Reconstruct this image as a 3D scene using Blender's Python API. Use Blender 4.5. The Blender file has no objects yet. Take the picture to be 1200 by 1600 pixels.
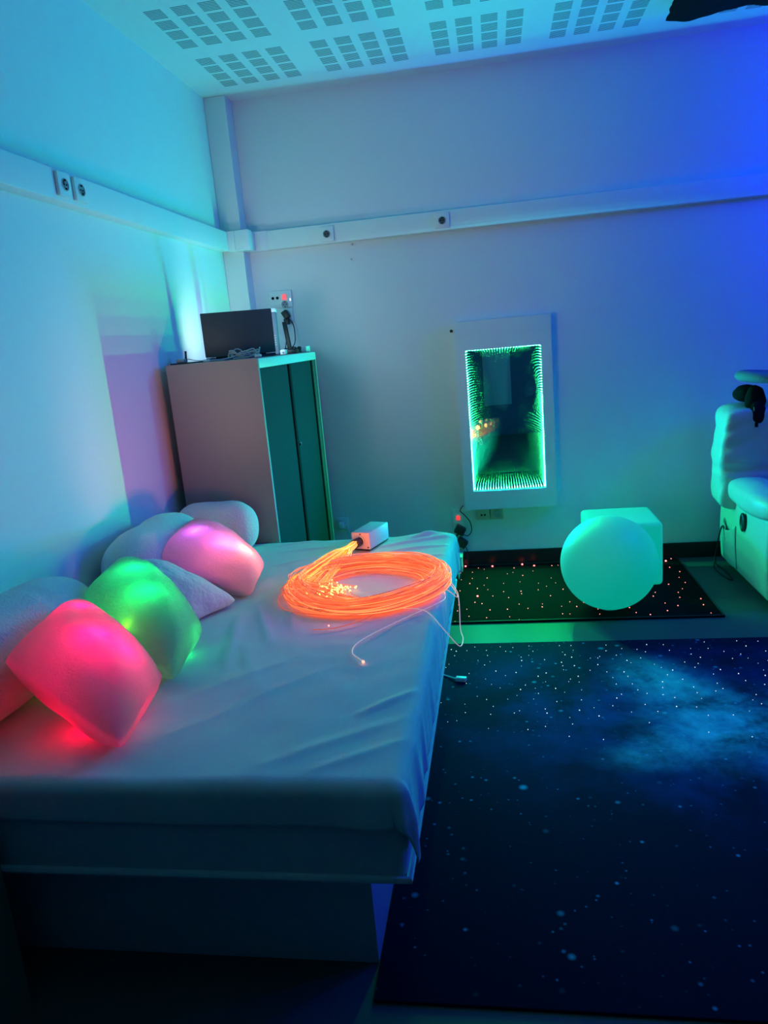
import bpy, bmesh, math, random
from mathutils import Vector, Matrix, noise
random.seed(7)
S = bpy.context.scene
C = S.collection
PI = math.pi
MW = {}                                   # world matrix of every empty / root

# ------------------------------------------------------------------ helpers
def tag(o, label=None, cat=None, group=None, kind=None):
    if label: o['label'] = label
    if cat: o['category'] = cat
    if group: o['group'] = group
    if kind: o['kind'] = kind
    return o

def thing(name, label, cat, loc=(0, 0, 0), rz=0.0, group=None):
    o = bpy.data.objects.new(name, None)
    C.objects.link(o)
    o.empty_display_size = .05
    o.location = loc
    o.rotation_euler = (0, 0, rz)
    MW[o.name] = Matrix.Translation(Vector(loc)) @ Matrix.Rotation(rz, 4, 'Z')
    return tag(o, label, cat, group)

def obj(name, bm, m, parent=None, smooth=True, sub=0, angle=None):
    """link a bmesh, built in world coordinates, as one mesh object"""
    me = bpy.data.meshes.new(name)
    bmesh.ops.recalc_face_normals(bm, faces=bm.faces[:])
    bm.to_mesh(me)
    bm.free()
    o = bpy.data.objects.new(name, me)
    C.objects.link(o)
    if m: me.materials.append(m)
    if parent is not None:
        me.transform(MW[parent.name].inverted())
        o.parent = parent
        MW[o.name] = MW[parent.name]
    else:
        MW[o.name] = Matrix.Identity(4)
    if smooth:
        for p in me.polygons: p.use_smooth = True
        me.set_sharp_from_angle(angle=math.radians(angle if angle else 40))
    if sub:
        md = o.modifiers.new('subd', 'SUBSURF'); md.levels = sub; md.render_levels = sub
    return o

def base_mesh(name, bm, m, label, cat, group=None, smooth=True, sub=0, angle=None):
    """a thing made of one mesh: its origin is moved to the base"""
    zs = [v.co for v in bm.verts]
    c = Vector(((min(v.x for v in zs)+max(v.x for v in zs))/2, (min(v.y for v in zs)+max(v.y for v in zs))/2, min(v.z for v in zs)))
    o = obj(name, bm, m, None, smooth, sub, angle)
    o.data.transform(Matrix.Translation(-c)); o.location = c
    MW[o.name] = Matrix.Translation(c)
    return tag(o, label, cat, group)

def structure(name, bm, m, smooth=False):
    o = obj(name, bm, m, None, smooth)
    o['kind'] = 'structure'
    return o

def NB(): return bmesh.new()

def box(bm, a, b, bev=0.0, seg=2, M=None):
    a = Vector(a); b = Vector(b)
    c = (a+b)/2; d = b-a
    r = bmesh.ops.create_cube(bm, size=1.0)
    vs = r['verts']
    bmesh.ops.scale(bm, verts=vs, vec=(abs(d.x), abs(d.y), abs(d.z)))
    bmesh.ops.translate(bm, verts=vs, vec=c)
    fs = set(f for v in vs for f in v.link_faces)
    if bev > 0:
        es = list(set(e for v in vs for e in v.link_edges))
        g = bmesh.ops.bevel(bm, geom=es, offset=bev, segments=seg, profile=.5, affect='EDGES')
        vs = list(set(v for f in g['faces'] for v in f.verts) | set(v for v in vs if v.is_valid))
    if M is not None:
        bmesh.ops.transform(bm, matrix=M, verts=[v for v in vs if v.is_valid])
    return bm

def BOX(a, b, bev=0.0, seg=2, M=None): return box(NB(), a, b, bev, seg, M)

def tube(bm, pts, r, n=8, cap=True, closed=False):
    pts = [Vector(p) for p in pts]
    N = len(pts)
    rs = r if isinstance(r, (list, tuple)) else [r]*N
    rings = []
    up = None
    for i, p in enumerate(pts):
        if closed: t = pts[(i+1) % N]-pts[i-1]
        else: t = pts[min(i+1, N-1)]-pts[max(i-1, 0)]
        if t.length < 1e-9: t = Vector((0, 0, 1))
        t.normalize()
        if up is None:
            up = Vector((0, 0, 1)) if abs(t.z) < .9 else Vector((1, 0, 0))
        s = t.cross(up)
        if s.length < 1e-6: s = t.orthogonal()
        s.normalize(); up = s.cross(t).normalized()
        rings.append([bm.verts.new(p+(s*math.cos(2*PI*k/n)+up*math.sin(2*PI*k/n))*rs[i]) for k in range(n)])
    for i in range(N if closed else N-1):
        A = rings[i]; B = rings[(i+1) % N]
        for k in range(n):
            bm.faces.new((A[k], A[(k+1) % n], B[(k+1) % n], B[k]))
    if cap and not closed:
        bm.faces.new(rings[0][::-1]); bm.faces.new(rings[-1])
    return bm

def spline(ctrl, per=10, closed=False):
    P = [Vector(c) for c in ctrl]
    out = []
    n = len(P)
    rng = range(n) if closed else range(n-1)
    for i in rng:
        if closed: p0, p1, p2, p3 = P[i-1], P[i], P[(i+1) % n], P[(i+2) % n]
        else:
            p1, p2 = P[i], P[i+1]
            p0 = P[i-1] if i else p1*2-p2
            p3 = P[i+2] if i+2 < n else p2*2-p1
        for k in range(per):
            t = k/per
            out.append(.5*((2*p1)+(p2-p0)*t+(2*p0-5*p1+4*p2-p3)*t*t+(3*p1-p0-3*p2+p3)*t**3))
    if not closed: out.append(P[-1])
    return out

def lathe(bm, prof, n=32, M=None):
    """prof: list of (radius, height) about local Z"""
    rings = []
    for r, h in prof:
        if r < 1e-6: rings.append([bm.verts.new((0, 0, h))])
        else: rings.append([bm.verts.new((r*math.cos(2*PI*k/n), r*math.sin(2*PI*k/n), h)) for k in range(n)])
    for A, B in zip(rings, rings[1:]):
        for k in range(n):
            j = (k+1) % n
            if len(A) == 1 and len(B) == 1: continue
            if len(A) == 1: bm.faces.new((A[0], B[j], B[k]))
            elif len(B) == 1: bm.faces.new((A[k], A[j], B[0]))
            else: bm.faces.new((A[k], A[j], B[j], B[k]))
    if M is not None: bmesh.ops.transform(bm, matrix=M, verts=[v for R in rings for v in R])
    return bm

def grid(bm, fn, nu, nv):
    V = [[bm.verts.new(fn(i/nu, j/nv)) for j in range(nv+1)] for i in range(nu+1)]
    for i in range(nu):
        for j in range(nv):
            bm.faces.new((V[i][j], V[i+1][j], V[i+1][j+1], V[i][j+1]))
    return V

def ball(bm, c, r, n=8, sq=(1, 1, 1)):
    g = bmesh.ops.create_uvsphere(bm, u_segments=n, v_segments=max(4, n//2), radius=r)
    bmesh.ops.scale(bm, verts=g['verts'], vec=sq)
    bmesh.ops.translate(bm, verts=g['verts'], vec=c)
    return bm

def axis_to(d):
    return Vector(d).normalized().to_track_quat('Z', 'Y').to_matrix().to_4x4()

# ------------------------------------------------------------------ materials
def mat(name, col, rough=.6, metal=0.0, bump=0.0, bscale=40, spec=.5, sheen=0.0, var=0.0, vscale=6, emit=None, estr=0.0):
    m = bpy.data.materials.new(name); m.use_nodes = True
    nt = m.node_tree; N = nt.nodes; L = nt.links
    b = N['Principled BSDF']
    b.inputs['Base Color'].default_value = (*col, 1)
    b.inputs['Roughness'].default_value = rough
    b.inputs['Metallic'].default_value = metal
    b.inputs['Specular IOR Level'].default_value = spec
    if sheen: b.inputs['Sheen Weight'].default_value = sheen
    tc = N.new('ShaderNodeTexCoord')
    if bump:
        n = N.new('ShaderNodeTexNoise'); n.inputs['Scale'].default_value = bscale; n.inputs['Detail'].default_value = 4
        L.new(tc.outputs['Object'], n.inputs['Vector'])
        bp = N.new('ShaderNodeBump'); bp.inputs['Strength'].default_value = bump; bp.inputs['Distance'].default_value = .01
        L.new(n.outputs['Fac'], bp.inputs['Height']); L.new(bp.outputs['Normal'], b.inputs['Normal'])
    if var:
        n = N.new('ShaderNodeTexNoise'); n.inputs['Scale'].default_value = vscale; n.inputs['Detail'].default_value = 3
        L.new(tc.outputs['Object'], n.inputs['Vector'])
        mx = N.new('ShaderNodeMix'); mx.data_type = 'RGBA'
        L.new(n.outputs['Fac'], mx.inputs['Factor'])
        mx.inputs[6].default_value = (*[c*(1-var) for c in col], 1)
        mx.inputs[7].default_value = (*[min(1, c*(1+var)) for c in col], 1)
        L.new(mx.outputs[2], b.inputs['Base Color'])
    if emit:
        b.inputs['Emission Color'].default_value = (*emit, 1)
        b.inputs['Emission Strength'].default_value = estr
    return m

M = {}
M['paint'] = mat('wall_paint', (.80, .80, .80), .75, bump=.05, bscale=120, spec=.2, var=.02, vscale=2)
M['shaded_paint'] = mat('shaded_wall_paint', (.20, .16, .12), .8, bump=.05, bscale=80, spec=.2)  # pale wall out of the light: its dim warm shade is put into the colour
M['unseen_wall'] = mat('unseen_wall_dark', (.08, .10, .19), .9, bump=.1, bscale=20, spec=.1)  # unseen walls, darkened to cut bounce and tinted blue to lift the shade
M['trunk'] = mat('white_plastic', (.82, .82, .82), .45)
M['plate'] = mat('socket_plastic', (.82, .81, .79), .4)
M['beige'] = mat('beige_plastic', (.62, .52, .40), .45)
M['hole'] = mat('dark_hole', (.010, .010, .012), .85, spec=.1)
M['base_dark'] = mat('dark_baseboard', (.018, .014, .018), .35, bump=.02)
M['floor'] = mat('vinyl_floor', (.085, .10, .10), .48, var=.06, vscale=5, spec=.16)
M['sheet'] = mat('cotton_sheet', (.68, .68, .68), .85, bump=.12, bscale=300, spec=.15, sheen=.2)
M['mattress'] = mat('mattress_cover', (.62, .63, .66), .75, bump=.05, bscale=200, spec=.2)
M['bedbase'] = mat('painted_board', (.55, .57, .60), .6, bump=.02, bscale=60)
M['plush'] = mat('white_plush', (.74, .73, .72), .95, bump=.55, bscale=130, spec=.05, sheen=.1)
M['filling'] = mat('cushion_filling', (.35, .34, .34), .95)
M['plush_rib'] = mat('crinkled_fabric', (.84, .74, .72), .9, bump=.5, bscale=60, spec=.1, sheen=.1)
M['metal_lit'] = mat('cabinet_steel_lit', (.62, .60, .60), .45)  # lit copy of the cabinet steel, lightened for the green-lit fascia
M['metal_grey'] = mat('cabinet_steel', (.30, .26, .26), .5, bump=.015, bscale=200, spec=.4)
M['shutter'] = mat('shutter_plastic', (.020, .036, .046), .75, spec=.12)
M['post'] = mat('brown_post', (.10, .075, .07), .55)
M['black'] = mat('black_plastic', (.012, .012, .014), .45)
M['laptop'] = mat('laptop_shell', (.060, .066, .080), .5, spec=.4)
M['cable_black'] = mat('black_cable', (.012, .012, .013), .5)
M['cable_grey'] = mat('grey_cable', (.38, .40, .42), .5)
M['white'] = mat('white_case', (.80, .80, .82), .4)
M['leather'] = mat('pale_leather', (.56, .56, .56), .42, bump=.06, bscale=160, spec=.5)
M['black_cloth'] = mat('black_fabric', (.010, .010, .011), .95, bump=.3, bscale=90, spec=.1)
M['ring'] = mat('ring_fabric', (.20, .21, .26), .8, bump=.2, bscale=120, spec=.2)
M['steel'] = mat('steel', (.6, .6, .6), .3, metal=1.0)
M['case'] = mat('light_engine_case', (.62, .64, .72), .45)
M['face'] = mat('light_engine_plate', (.74, .66, .64), .45)
M['frame'] = mat('mirror_frame', (.80, .80, .79), .55, spec=.3)
M['label_ink'] = mat('printed_label', (.10, .07, .07), .6)
M['mat_black'] = mat('star_mat_pile', (.008, .009, .009), .95, bump=.4, bscale=400, spec=.05)
M['mat_edge'] = mat('star_mat_binding', (.012, .012, .014), .6)
M['pad'] = mat('screen_board', (.42, .43, .52), .7)

def emit_mat(name, col, strength, base=(.3, .3, .3), sampling=True):
    m = mat(name, base, .5, emit=col, estr=strength)
    if not sampling: m.cycles.emission_sampling = 'NONE'
    return m
M['led_green'] = emit_mat('led_green', (.10, 1, .50), 130.0)
M['star_red'] = emit_mat('star_fibre_red', (1, .20, .16), 3.5, sampling=False)
M['star_red_big'] = emit_mat('star_fibre_bright_red', (1, .10, .10), 9.0)
M['star_white'] = emit_mat('star_fibre_white', (.75, .92, 1), 1.3, sampling=False)
M['switch_red'] = emit_mat('switch_lit_red', (1, .02, .015), .9)
M['fibre'] = emit_mat('fibre_orange', (1, .13, .035), 1.10, base=(.40, .20, .15))
M['fibre_pale'] = emit_mat('fibre_pale', (1, .55, .40), .30, base=(.85, .82, .80))
M['fibre_hot'] = emit_mat('fibre_yellow', (1, .42, .006), 1.5, base=(.4, .3, .2))
M['fibre_tip'] = emit_mat('fibre_tip', (1, .62, .12), 4.0)
M['lamp_shell'] = emit_mat('lamp_shell', (.0, .70, .50), .46, base=(.30, .32, .32))
M['lamp_shell'].node_tree.nodes['Principled BSDF'].inputs['Roughness'].default_value = .45
M['led_dot'] = emit_mat('indicator', (.7, .8, 1), 3.0, sampling=False)

def fibre_variation(m, lo, hi):
    """every strand guides its own share of the light"""
    nt = m.node_tree; N = nt.nodes; L = nt.links
    b = N['Principled BSDF']; g = N.new('ShaderNodeNewGeometry')
    pw = N.new('ShaderNodeMath'); pw.operation = 'POWER'; pw.inputs[1].default_value = 3.0
    mr = N.new('ShaderNodeMapRange'); mr.inputs[3].default_value = lo; mr.inputs[4].default_value = hi
    L.new(g.outputs['Random Per Island'], pw.inputs[0]); L.new(pw.outputs[0], mr.inputs[0]); L.new(mr.outputs[0], b.inputs['Emission Strength'])
fibre_variation(M['fibre'], .36, 3.4)
fibre_variation(M['fibre_hot'], .7, 1.8)

def shell_fabric(name, col):
    """thin cushion cover: lets the light of the lamp inside through"""
    m = bpy.data.materials.new(name); m.use_nodes = True
    nt = m.node_tree; N = nt.nodes; L = nt.links
    N.clear()
    out = N.new('ShaderNodeOutputMaterial')
    d = N.new('ShaderNodeBsdfDiffuse'); d.inputs['Color'].default_value = (*[c*.68 for c in col], 1)
    t = N.new('ShaderNodeBsdfTranslucent'); t.inputs['Color'].default_value = (*col, 1)
    mx = N.new('ShaderNodeMixShader'); mx.inputs[0].default_value = .45
    L.new(d.outputs[0], mx.inputs[1]); L.new(t.outputs[0], mx.inputs[2]); L.new(mx.outputs[0], out.inputs['Surface'])
    tc = N.new('ShaderNodeTexCoord')
    n = N.new('ShaderNodeTexNoise'); n.inputs['Scale'].default_value = 95; n.inputs['Detail'].default_value = 6; n.inputs['Roughness'].default_value = .75
    L.new(tc.outputs['Object'], n.inputs['Vector'])
    bp = N.new('ShaderNodeBump'); bp.inputs['Strength'].default_value = .9; bp.inputs['Distance'].default_value = .012
    L.new(n.outputs['Fac'], bp.inputs['Height'])
    L.new(bp.outputs['Normal'], d.inputs['Normal']); L.new(bp.outputs['Normal'], t.inputs['Normal'])
    return m
M['glow_plush'] = shell_fabric('light_up_plush', (.80, .79, .78))

# half mirror of the infinity mirror, and its back mirror
def half_mirror():
    m = bpy.data.materials.new('half_mirror_glass'); m.use_nodes = True
    nt = m.node_tree; N = nt.nodes; L = nt.links; N.clear()
    out = N.new('ShaderNodeOutputMaterial')
    t = N.new('ShaderNodeBsdfTransparent'); t.inputs[0].default_value = (.86, .95, .92, 1)
    g = N.new('ShaderNodeBsdfGlossy'); g.inputs['Roughness'].default_value = 0.0; g.inputs[0].default_value = (.90, 1, .96, 1)
    mx = N.new('ShaderNodeMixShader'); mx.inputs[0].default_value = .60
    L.new(t.outputs[0], mx.inputs[1]); L.new(g.outputs[0], mx.inputs[2]); L.new(mx.outputs[0], out.inputs[0])
    return m
M['half'] = half_mirror()
m = bpy.data.materials.new('back_mirror'); m.use_nodes = True
b = m.node_tree.nodes['Principled BSDF']
b.inputs['Base Color'].default_value = (.78, 1, .92, 1); b.inputs['Metallic'].default_value = 1; b.inputs['Roughness'].default_value = .0
M['mirror'] = m

# ceiling tiles with groups of slots
def ceiling_mat():
    m = mat('slotted_ceiling', (.80, .80, .80), .8, spec=.2)
    nt = m.node_tree; N = nt.nodes; L = nt.links
    b = N['Principled BSDF']
    g = N.new('ShaderNodeNewGeometry'); sp = N.new('ShaderNodeSeparateXYZ'); L.new(g.outputs['Position'], sp.inputs[0])
    def mth(op, a, b_=None, c=None):
        n = N.new('ShaderNodeMath'); n.operation = op
        for i, v in enumerate((a, b_, c)):
            if v is None: continue
            if isinstance(v, (int, float)): n.inputs[i].default_value = v
            else: L.new(v, n.inputs[i])
        return n.outputs[0]
    def fm(v, p): return mth('FLOORED_MODULO', v, p)
    def lt(a, b_): return mth('LESS_THAN', a, b_)
    X, Y = sp.outputs[0], sp.outputs[1]
    gx = fm(mth('SUBTRACT', X, .170), .565)            # group
    gy = fm(mth('ADD', Y, 1.200), .551)
    bx = fm(gx, .1165); by = fm(gy, .1085)             # block inside the group
    sy = fm(by, .0128)                                 # slot inside the block
    f = mth('MULTIPLY', lt(gx, .430), lt(gy, .4105))
    f = mth('MULTIPLY', f, lt(bx, .0760))
    f = mth('MULTIPLY', f, lt(by, .0830))
    f = mth('MULTIPLY', f, lt(sy, .0062))
    f = mth('MULTIPLY', f, mth('MULTIPLY', lt(Y, -.2), mth('GREATER_THAN', X, .15)))
    mx = N.new('ShaderNodeMix'); mx.data_type = 'RGBA'
    L.new(f, mx.inputs['Factor'])
    mx.inputs[6].default_value = (.80, .80, .80, 1); mx.inputs[7].default_value = (.10, .10, .10, 1)
    L.new(mx.outputs[2], b.inputs['Base Color'])
    return m
M['ceiling'] = ceiling_mat()

# printed galaxy on the rug
def galaxy_mat():
    m = mat('galaxy_print', (.01, .02, .06), .9, spec=.08)
    nt = m.node_tree; N = nt.nodes; L = nt.links
    b = N['Principled BSDF']
    g = N.new('ShaderNodeNewGeometry')
    def noise_(scale, detail, rough=.55, dist=0.0, off=(0, 0, 0)):
        mp = N.new('ShaderNodeMapping'); mp.inputs['Location'].default_value = off
        L.new(g.outputs['Position'], mp.inputs[0])
        n = N.new('ShaderNodeTexNoise'); n.inputs['Scale'].default_value = scale; n.inputs['Detail'].default_value = detail
        n.inputs['Roughness'].default_value = rough; n.inputs['Distortion'].default_value = dist
        L.new(mp.outputs[0], n.inputs['Vector'])
        return n.outputs['Fac']
    def mth(op, a, b_=None, clamp=False):
        n = N.new('ShaderNodeMath'); n.operation = op; n.use_clamp = clamp
        for i, v in enumerate((a, b_)):
            if v is None: continue
            if isinstance(v, (int, float)): n.inputs[i].default_value = v
            else: L.new(v, n.inputs[i])
        return n.outputs[0]
    def rng(v, a, b_, c=0, d=1):
        n = N.new('ShaderNodeMapRange'); n.interpolation_type = 'SMOOTHSTEP'
        L.new(v, n.inputs[0]); n.inputs[1].default_value = a; n.inputs[2].default_value = b_
        n.inputs[3].default_value = c; n.inputs[4].default_value = d
        return n.outputs[0]
    def blob(cx, cy, rx, ry, rot=0):
        mp = N.new('ShaderNodeMapping'); mp.vector_type = 'TEXTURE'
        mp.inputs['Location'].default_value = (cx, cy, 0); mp.inputs['Scale'].default_value = (rx, ry, 100); mp.inputs['Rotation'].default_value = (0, 0, rot)
        L.new(g.outputs['Position'], mp.inputs[0])
        ln = N.new('ShaderNodeVectorMath'); ln.operation = 'LENGTH'; L.new(mp.outputs[0], ln.inputs[0])
        return rng(ln.outputs['Value'], 0.0, 1.0, 1, 0)
    fb = noise_(2.6, 9, .62, .25)
    fine = noise_(8, 8, .7, .3, (3, 1, 0))
    # large dim cloud, bright core, side wisps
    wide = mth('ADD', mth('MULTIPLY', blob(2.25, -1.95, 1.15, .85), 1.0), mth('MULTIPLY', blob(1.55, -1.75, .6, .5), .35))
    core = mth('ADD', blob(2.30, -1.98, .50, .36, .3), mth('MULTIPLY', blob(2.12, -1.66, .26, .36, .5), .7))
    core = mth('ADD', core, mth('MULTIPLY', blob(1.97, -2.16, .26, .13, .2), .6))
    core = mth('ADD', core, mth('MULTIPLY', blob(2.62, -2.15, .35, .3), .5))
    w = mth('MULTIPLY', wide, rng(fb, .34, .72))
    c = mth('MULTIPLY', core, rng(mth('ADD', mth('MULTIPLY', fb, .6), mth('MULTIPLY', fine, .4)), .36, .72))
    r1 = N.new('ShaderNodeMix'); r1.data_type = 'RGBA'; L.new(w, r1.inputs['Factor'])
    r1.inputs[6].default_value = (.004, .005, .034, 1); r1.inputs[7].default_value = (.016, .060, .34, 1)
    r2 = N.new('ShaderNodeMix'); r2.data_type = 'RGBA'; L.new(mth('MULTIPLY', c, .95, True), r2.inputs['Factor'])
    L.new(r1.outputs[2], r2.inputs[6]); r2.inputs[7].default_value = (.12, .72, .95, 1)
    # printed stars
    col = r2.outputs[2]
    for sc, th, soft, colr in ((4.5, .055, .8, (.08, .60, .95, 1)), (11, .10, .9, (.14, .55, .85, 1)), (21, .11, .9, (.10, .40, .80, 1)), (34, .11, .8, (.08, .30, .70, 1))):
        v = N.new('ShaderNodeTexVoronoi'); v.inputs['Scale'].default_value = sc
        v.inputs['Randomness'].default_value = 1
        L.new(g.outputs['Position'], v.inputs['Vector'])
        k = rng(v.outputs['Distance'], 0.0, th*1.5, 1, 0)
        sel = N.new('ShaderNodeSeparateXYZ'); L.new(v.outputs['Color'], sel.inputs[0])
        k = mth('MULTIPLY', k, rng(sel.outputs[0], .35, 1.0))
        mx = N.new('ShaderNodeMix'); mx.data_type = 'RGBA'; L.new(mth('MULTIPLY', k, soft), mx.inputs['Factor'])
        L.new(col, mx.inputs[6]); mx.inputs[7].default_value = colr
        col = mx.outputs[2]
    L.new(col, b.inputs['Base Color'])
    n = N.new('ShaderNodeTexNoise'); n.inputs['Scale'].default_value = 350
    L.new(g.outputs['Position'], n.inputs['Vector'])
    bp = N.new('ShaderNodeBump'); bp.inputs['Strength'].default_value = .3; bp.inputs['Distance'].default_value = .004
    L.new(n.outputs['Fac'], bp.inputs['Height']); L.new(bp.outputs['Normal'], b.inputs['Normal'])
    return m
M['galaxy'] = galaxy_mat()

# laptop screen: a lit picture
m = bpy.data.materials.new('lit_screen'); m.use_nodes = True
nt = m.node_tree; N = nt.nodes; L = nt.links; N.clear()
out = N.new('ShaderNodeOutputMaterial'); em = N.new('ShaderNodeEmission'); L.new(em.outputs[0], out.inputs[0])
em.inputs[0].default_value = (.46, .80, 1, 1); em.inputs[1].default_value = 9.0
M['screen'] = m

# ------------------------------------------------------------------ room
H = 2.8; XR = 4.3; YF = -6.0
structure('floor', BOX((-.1, YF, -.1), (XR, .1, 0)), M['floor'])
structure('ceiling', BOX((-.1, YF, H), (XR, .1, H+.1)), M['ceiling'])
structure('wall_back', BOX((-.1, 0, 0), (XR, .1, H)), M['paint'])
structure('wall_left', BOX((-.1, -3.19, 0), (0, 0, H)), M['paint'])
structure('wall_return', BOX((-.1, YF, 0), (.395, -3.19, H)), M['shaded_paint'])   # the wall steps out beside the near end of the bed
structure('wall_right', BOX((XR, YF, 0), (XR+.1, .1, H)), M['unseen_wall'])
structure('wall_front', BOX((-.1, YF-.1, 0), (XR+.1, YF, H)), M['unseen_wall'])
structure('wall_column', BOX((0.0, -.12, 0), (.122, 0, H), .003), M['paint'])
structure('baseboard_back', BOX((.122, -.014, 0), (XR, 0, .093), .002), M['base_dark'])
structure('baseboard_left', BOX((0, -3.19, 0), (.012, -1.24, .093), .002), M['base_dark'])

# cable trunking round the corner
t = thing('cable_trunking', 'white cable trunking box running high along the left and back walls', 'cable trunking', (0, 0, 1.981))
z0, z1 = 1.981, 2.086
def trunk_run(a, b):
    bm = BOX(a, b, .004)
    return obj('trunking_run', bm, M['trunk'], t)
trunk_run((0.0005, -3.185, z0), (.058, -.178, z1))
trunk_run((.058, -.178, z0), (.180, -.12, z1))
trunk_run((.122, -.12, z0), (.180, -.058, z1))
trunk_run((.122, -.058, z0), (XR-.02, 0, z1))
for a, b in (((.052, -.182, z0-.002), (.062, -.150, z1+.002)), ((.058, -.1815, z0-.002), (.098, -.16, z1+.002)), ((.103, -.1815, z0-.002), (.1835, -.12, z1+.002)),
             ((.16, -.0615, z0-.002), (.255, -.02, z1+.002))):
    obj('joint_cover', BOX(a, b, .003), M['trunk'], t)
obj('cover_seam', BOX((1.0, -.0584, z0+.02), (4.2, -.058, z0+.0215)), M['plate'], t)

# round sockets on the trunking
def socket(c, axis, label, group):
    """c: centre of the plate on the surface; axis 'x' faces +X, 'y' faces -Y"""
    t = thing('wall_socket', label, 'socket', c, PI/2 if axis == 'x' else 0, group)
    W = MW[t.name]
    s = .041
    obj('cover_plate', BOX((-s, -.013, -s), (s, 0, s), .004, M=W), M['plate'], t)
    bm = lathe(NB(), [(.0215, 0), (.0215, .003), (.0185, .004), (.0175, .0015), (.0172, .001), (0, .001)], 28, W @ Matrix.Translation((0, -.012, 0)) @ Matrix.Rotation(PI/2, 4, 'X'))
    obj('socket_well', bm, M['cable_grey'], t)
    bm = NB()
    for sx in (-.0075, .0075): lathe(bm, [(.003, 0), (.003, .0022), (0, .0022)], 10, W @ Matrix.Translation((sx, -.0125, 0)) @ Matrix.Rotation(PI/2, 4, 'X'))
    for sz in (-1, 1): box(bm, (-.003, -.0165, sz*.0145-.003), (.003, -.012, sz*.0145+.003), M=W)
    obj('contact_hole', bm, M['hole'], t)
    return t
G = 'sockets set in the high cable trunking'
socket((.058, -1.855, 2.036), 'x', 'white socket on the left-wall trunking, the one farther from the corner', G)
socket((.058, -1.748, 2.036), 'x', 'white socket on the left-wall trunking, the one closer to the corner', G)
socket((.609, -.058, 2.030), 'y', 'white socket on the back-wall trunking above the cabinet side', G)
socket((1.268, -.058, 2.033), 'y', 'white socket on the back-wall trunking above the glowing mirror', G)

# small screws in the wall
def screw(x, z, r, label, m):
    bm = lathe(NB(), [(r*.5, 0), (r*.6, .006), (r, .008), (r*.9, .012), (0, .013)], 12, Matrix.Translation((x, .002, z)) @ Matrix.Rotation(PI/2, 4, 'X'))
    base_mesh('wall_screw', bm, m, label, 'screw')
screw(.737, 1.965, .006, 'small bright screw just under the back-wall trunking', M['steel'])
screw(.724, 1.885, .005, 'small bright screw below another on the back wall', M['steel'])
screw(1.276, 1.432, .009, 'small black screw beside the mirror frame top left corner', M['black'])

# ------------------------------------------------------------------ multi-outlet plate beside the cabinet
t = thing('outlet_panel', 'white outlet panel with lit red switch beside the laptop', 'outlet panel', (.278, 0, 1.60))
obj('cover_plate', BOX((.212, -.014, 1.655), (.350, 0, 1.752), .004), M['plate'], t)
obj('cover_plate', BOX((.278, -.013, 1.575), (.345, 0, 1.650), .004), M['plate'], t)
obj('switch', BOX((.291, -.020, 1.698), (.318, -.012, 1.730), .002), M['switch_red'], t)['label'] = 'red lit switch'
bm = NB()
for x in (.234, .262): lathe(bm, [(.0085, 0), (.0085, .003), (.005, .003), (.005, .001), (0, .001)], 16, Matrix.Translation((x, -.0135, 1.712)) @ Matrix.Rotation(PI/2, 4, 'X'))
obj('aerial_port', bm, M['hole'], t)
obj('rib', BOX((.222, -.018, 1.668), (.272, -.013, 1.676), .001), M['plate'], t)
obj('socket_well', lathe(NB(), [(.021, 0), (.021, .003), (.018, .004), (.017, .001), (0, .001)], 24, Matrix.Translation((.304, -.0135, 1.672)) @ Matrix.Rotation(PI/2, 4, 'X')), M['cable_grey'], t)
bm = NB()
for dx, dz in ((-.008, 0), (.008, 0), (0, .013), (0, -.013)): ball(bm, (.304+dx, -.0145, 1.672+dz), .0032, 8)
obj('contact_hole', bm, M['hole'], t)
obj('indicator_light', BOX((.337, -.0155, 1.690), (.342, -.0135, 1.704), .001), M['led_dot'], t)

def plug(name, c, ang, size, label, cat, path, r=.003, group=None, m='cable_black', body='black'):
    t = thing(name, label, cat, c, 0, group)
    w, d, h = size
    R = Matrix.Translation(c) @ Matrix.Rotation(ang, 4, 'Y')
    obj('plug_body', BOX((-w/2, -d, -h/2), (w/2, 0, h/2), .005, 2, R), M[body], t)
    obj('strain_relief', lathe(NB(), [(.007, 0), (.006, .012), (.004, .02), (0, .02)], 12, R @ Matrix.Translation((0, -d*.55, -h/2)) @ Matrix.Rotation(PI, 4, 'X')), M[body], t)
    obj('cord', tube(NB(), spline(path, 8), r, 8), M[m], t)
    return t
plug('power_plug', (.308, -.014, 1.612), -.5, (.036, .040, .048), 'black power plug in the outlet panel beside the laptop, with two cords', 'plug',
     [(.320, -.035, 1.588), (.345, -.035, 1.555), (.352, -.04, 1.500), (.348, -.06, 1.440), (.320, -.10, 1.405), (.30, -.16, 1.392)])
t2 = bpy.data.objects['power_plug']
obj('lower_plug', BOX((.293, -.050, 1.555), (.325, -.014, 1.590), .006), M['black'], t2)
obj('cord', tube(NB(), spline([(.306, -.04, 1.555), (.300, -.045, 1.50), (.296, -.06, 1.44), (.29, -.10, 1.40), (.300, -.20, 1.392)], 8), .003, 8), M['cable_black'], t2)

# board on the wall behind the camera, seen in the mirror
t = thing('wall_board', 'pale blank board on the far wall, seen reflected in the mirror top', 'board', (1.53, -5.98, .42))
obj('board_panel', BOX((1.345, -5.998, .42), (1.715, -5.978, 1.36), .004), M['pad'], t)
obj('board_rail', BOX((1.335, -5.999, 1.36), (1.725, -5.968, 1.39), .004), M['trunk'], t)

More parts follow.
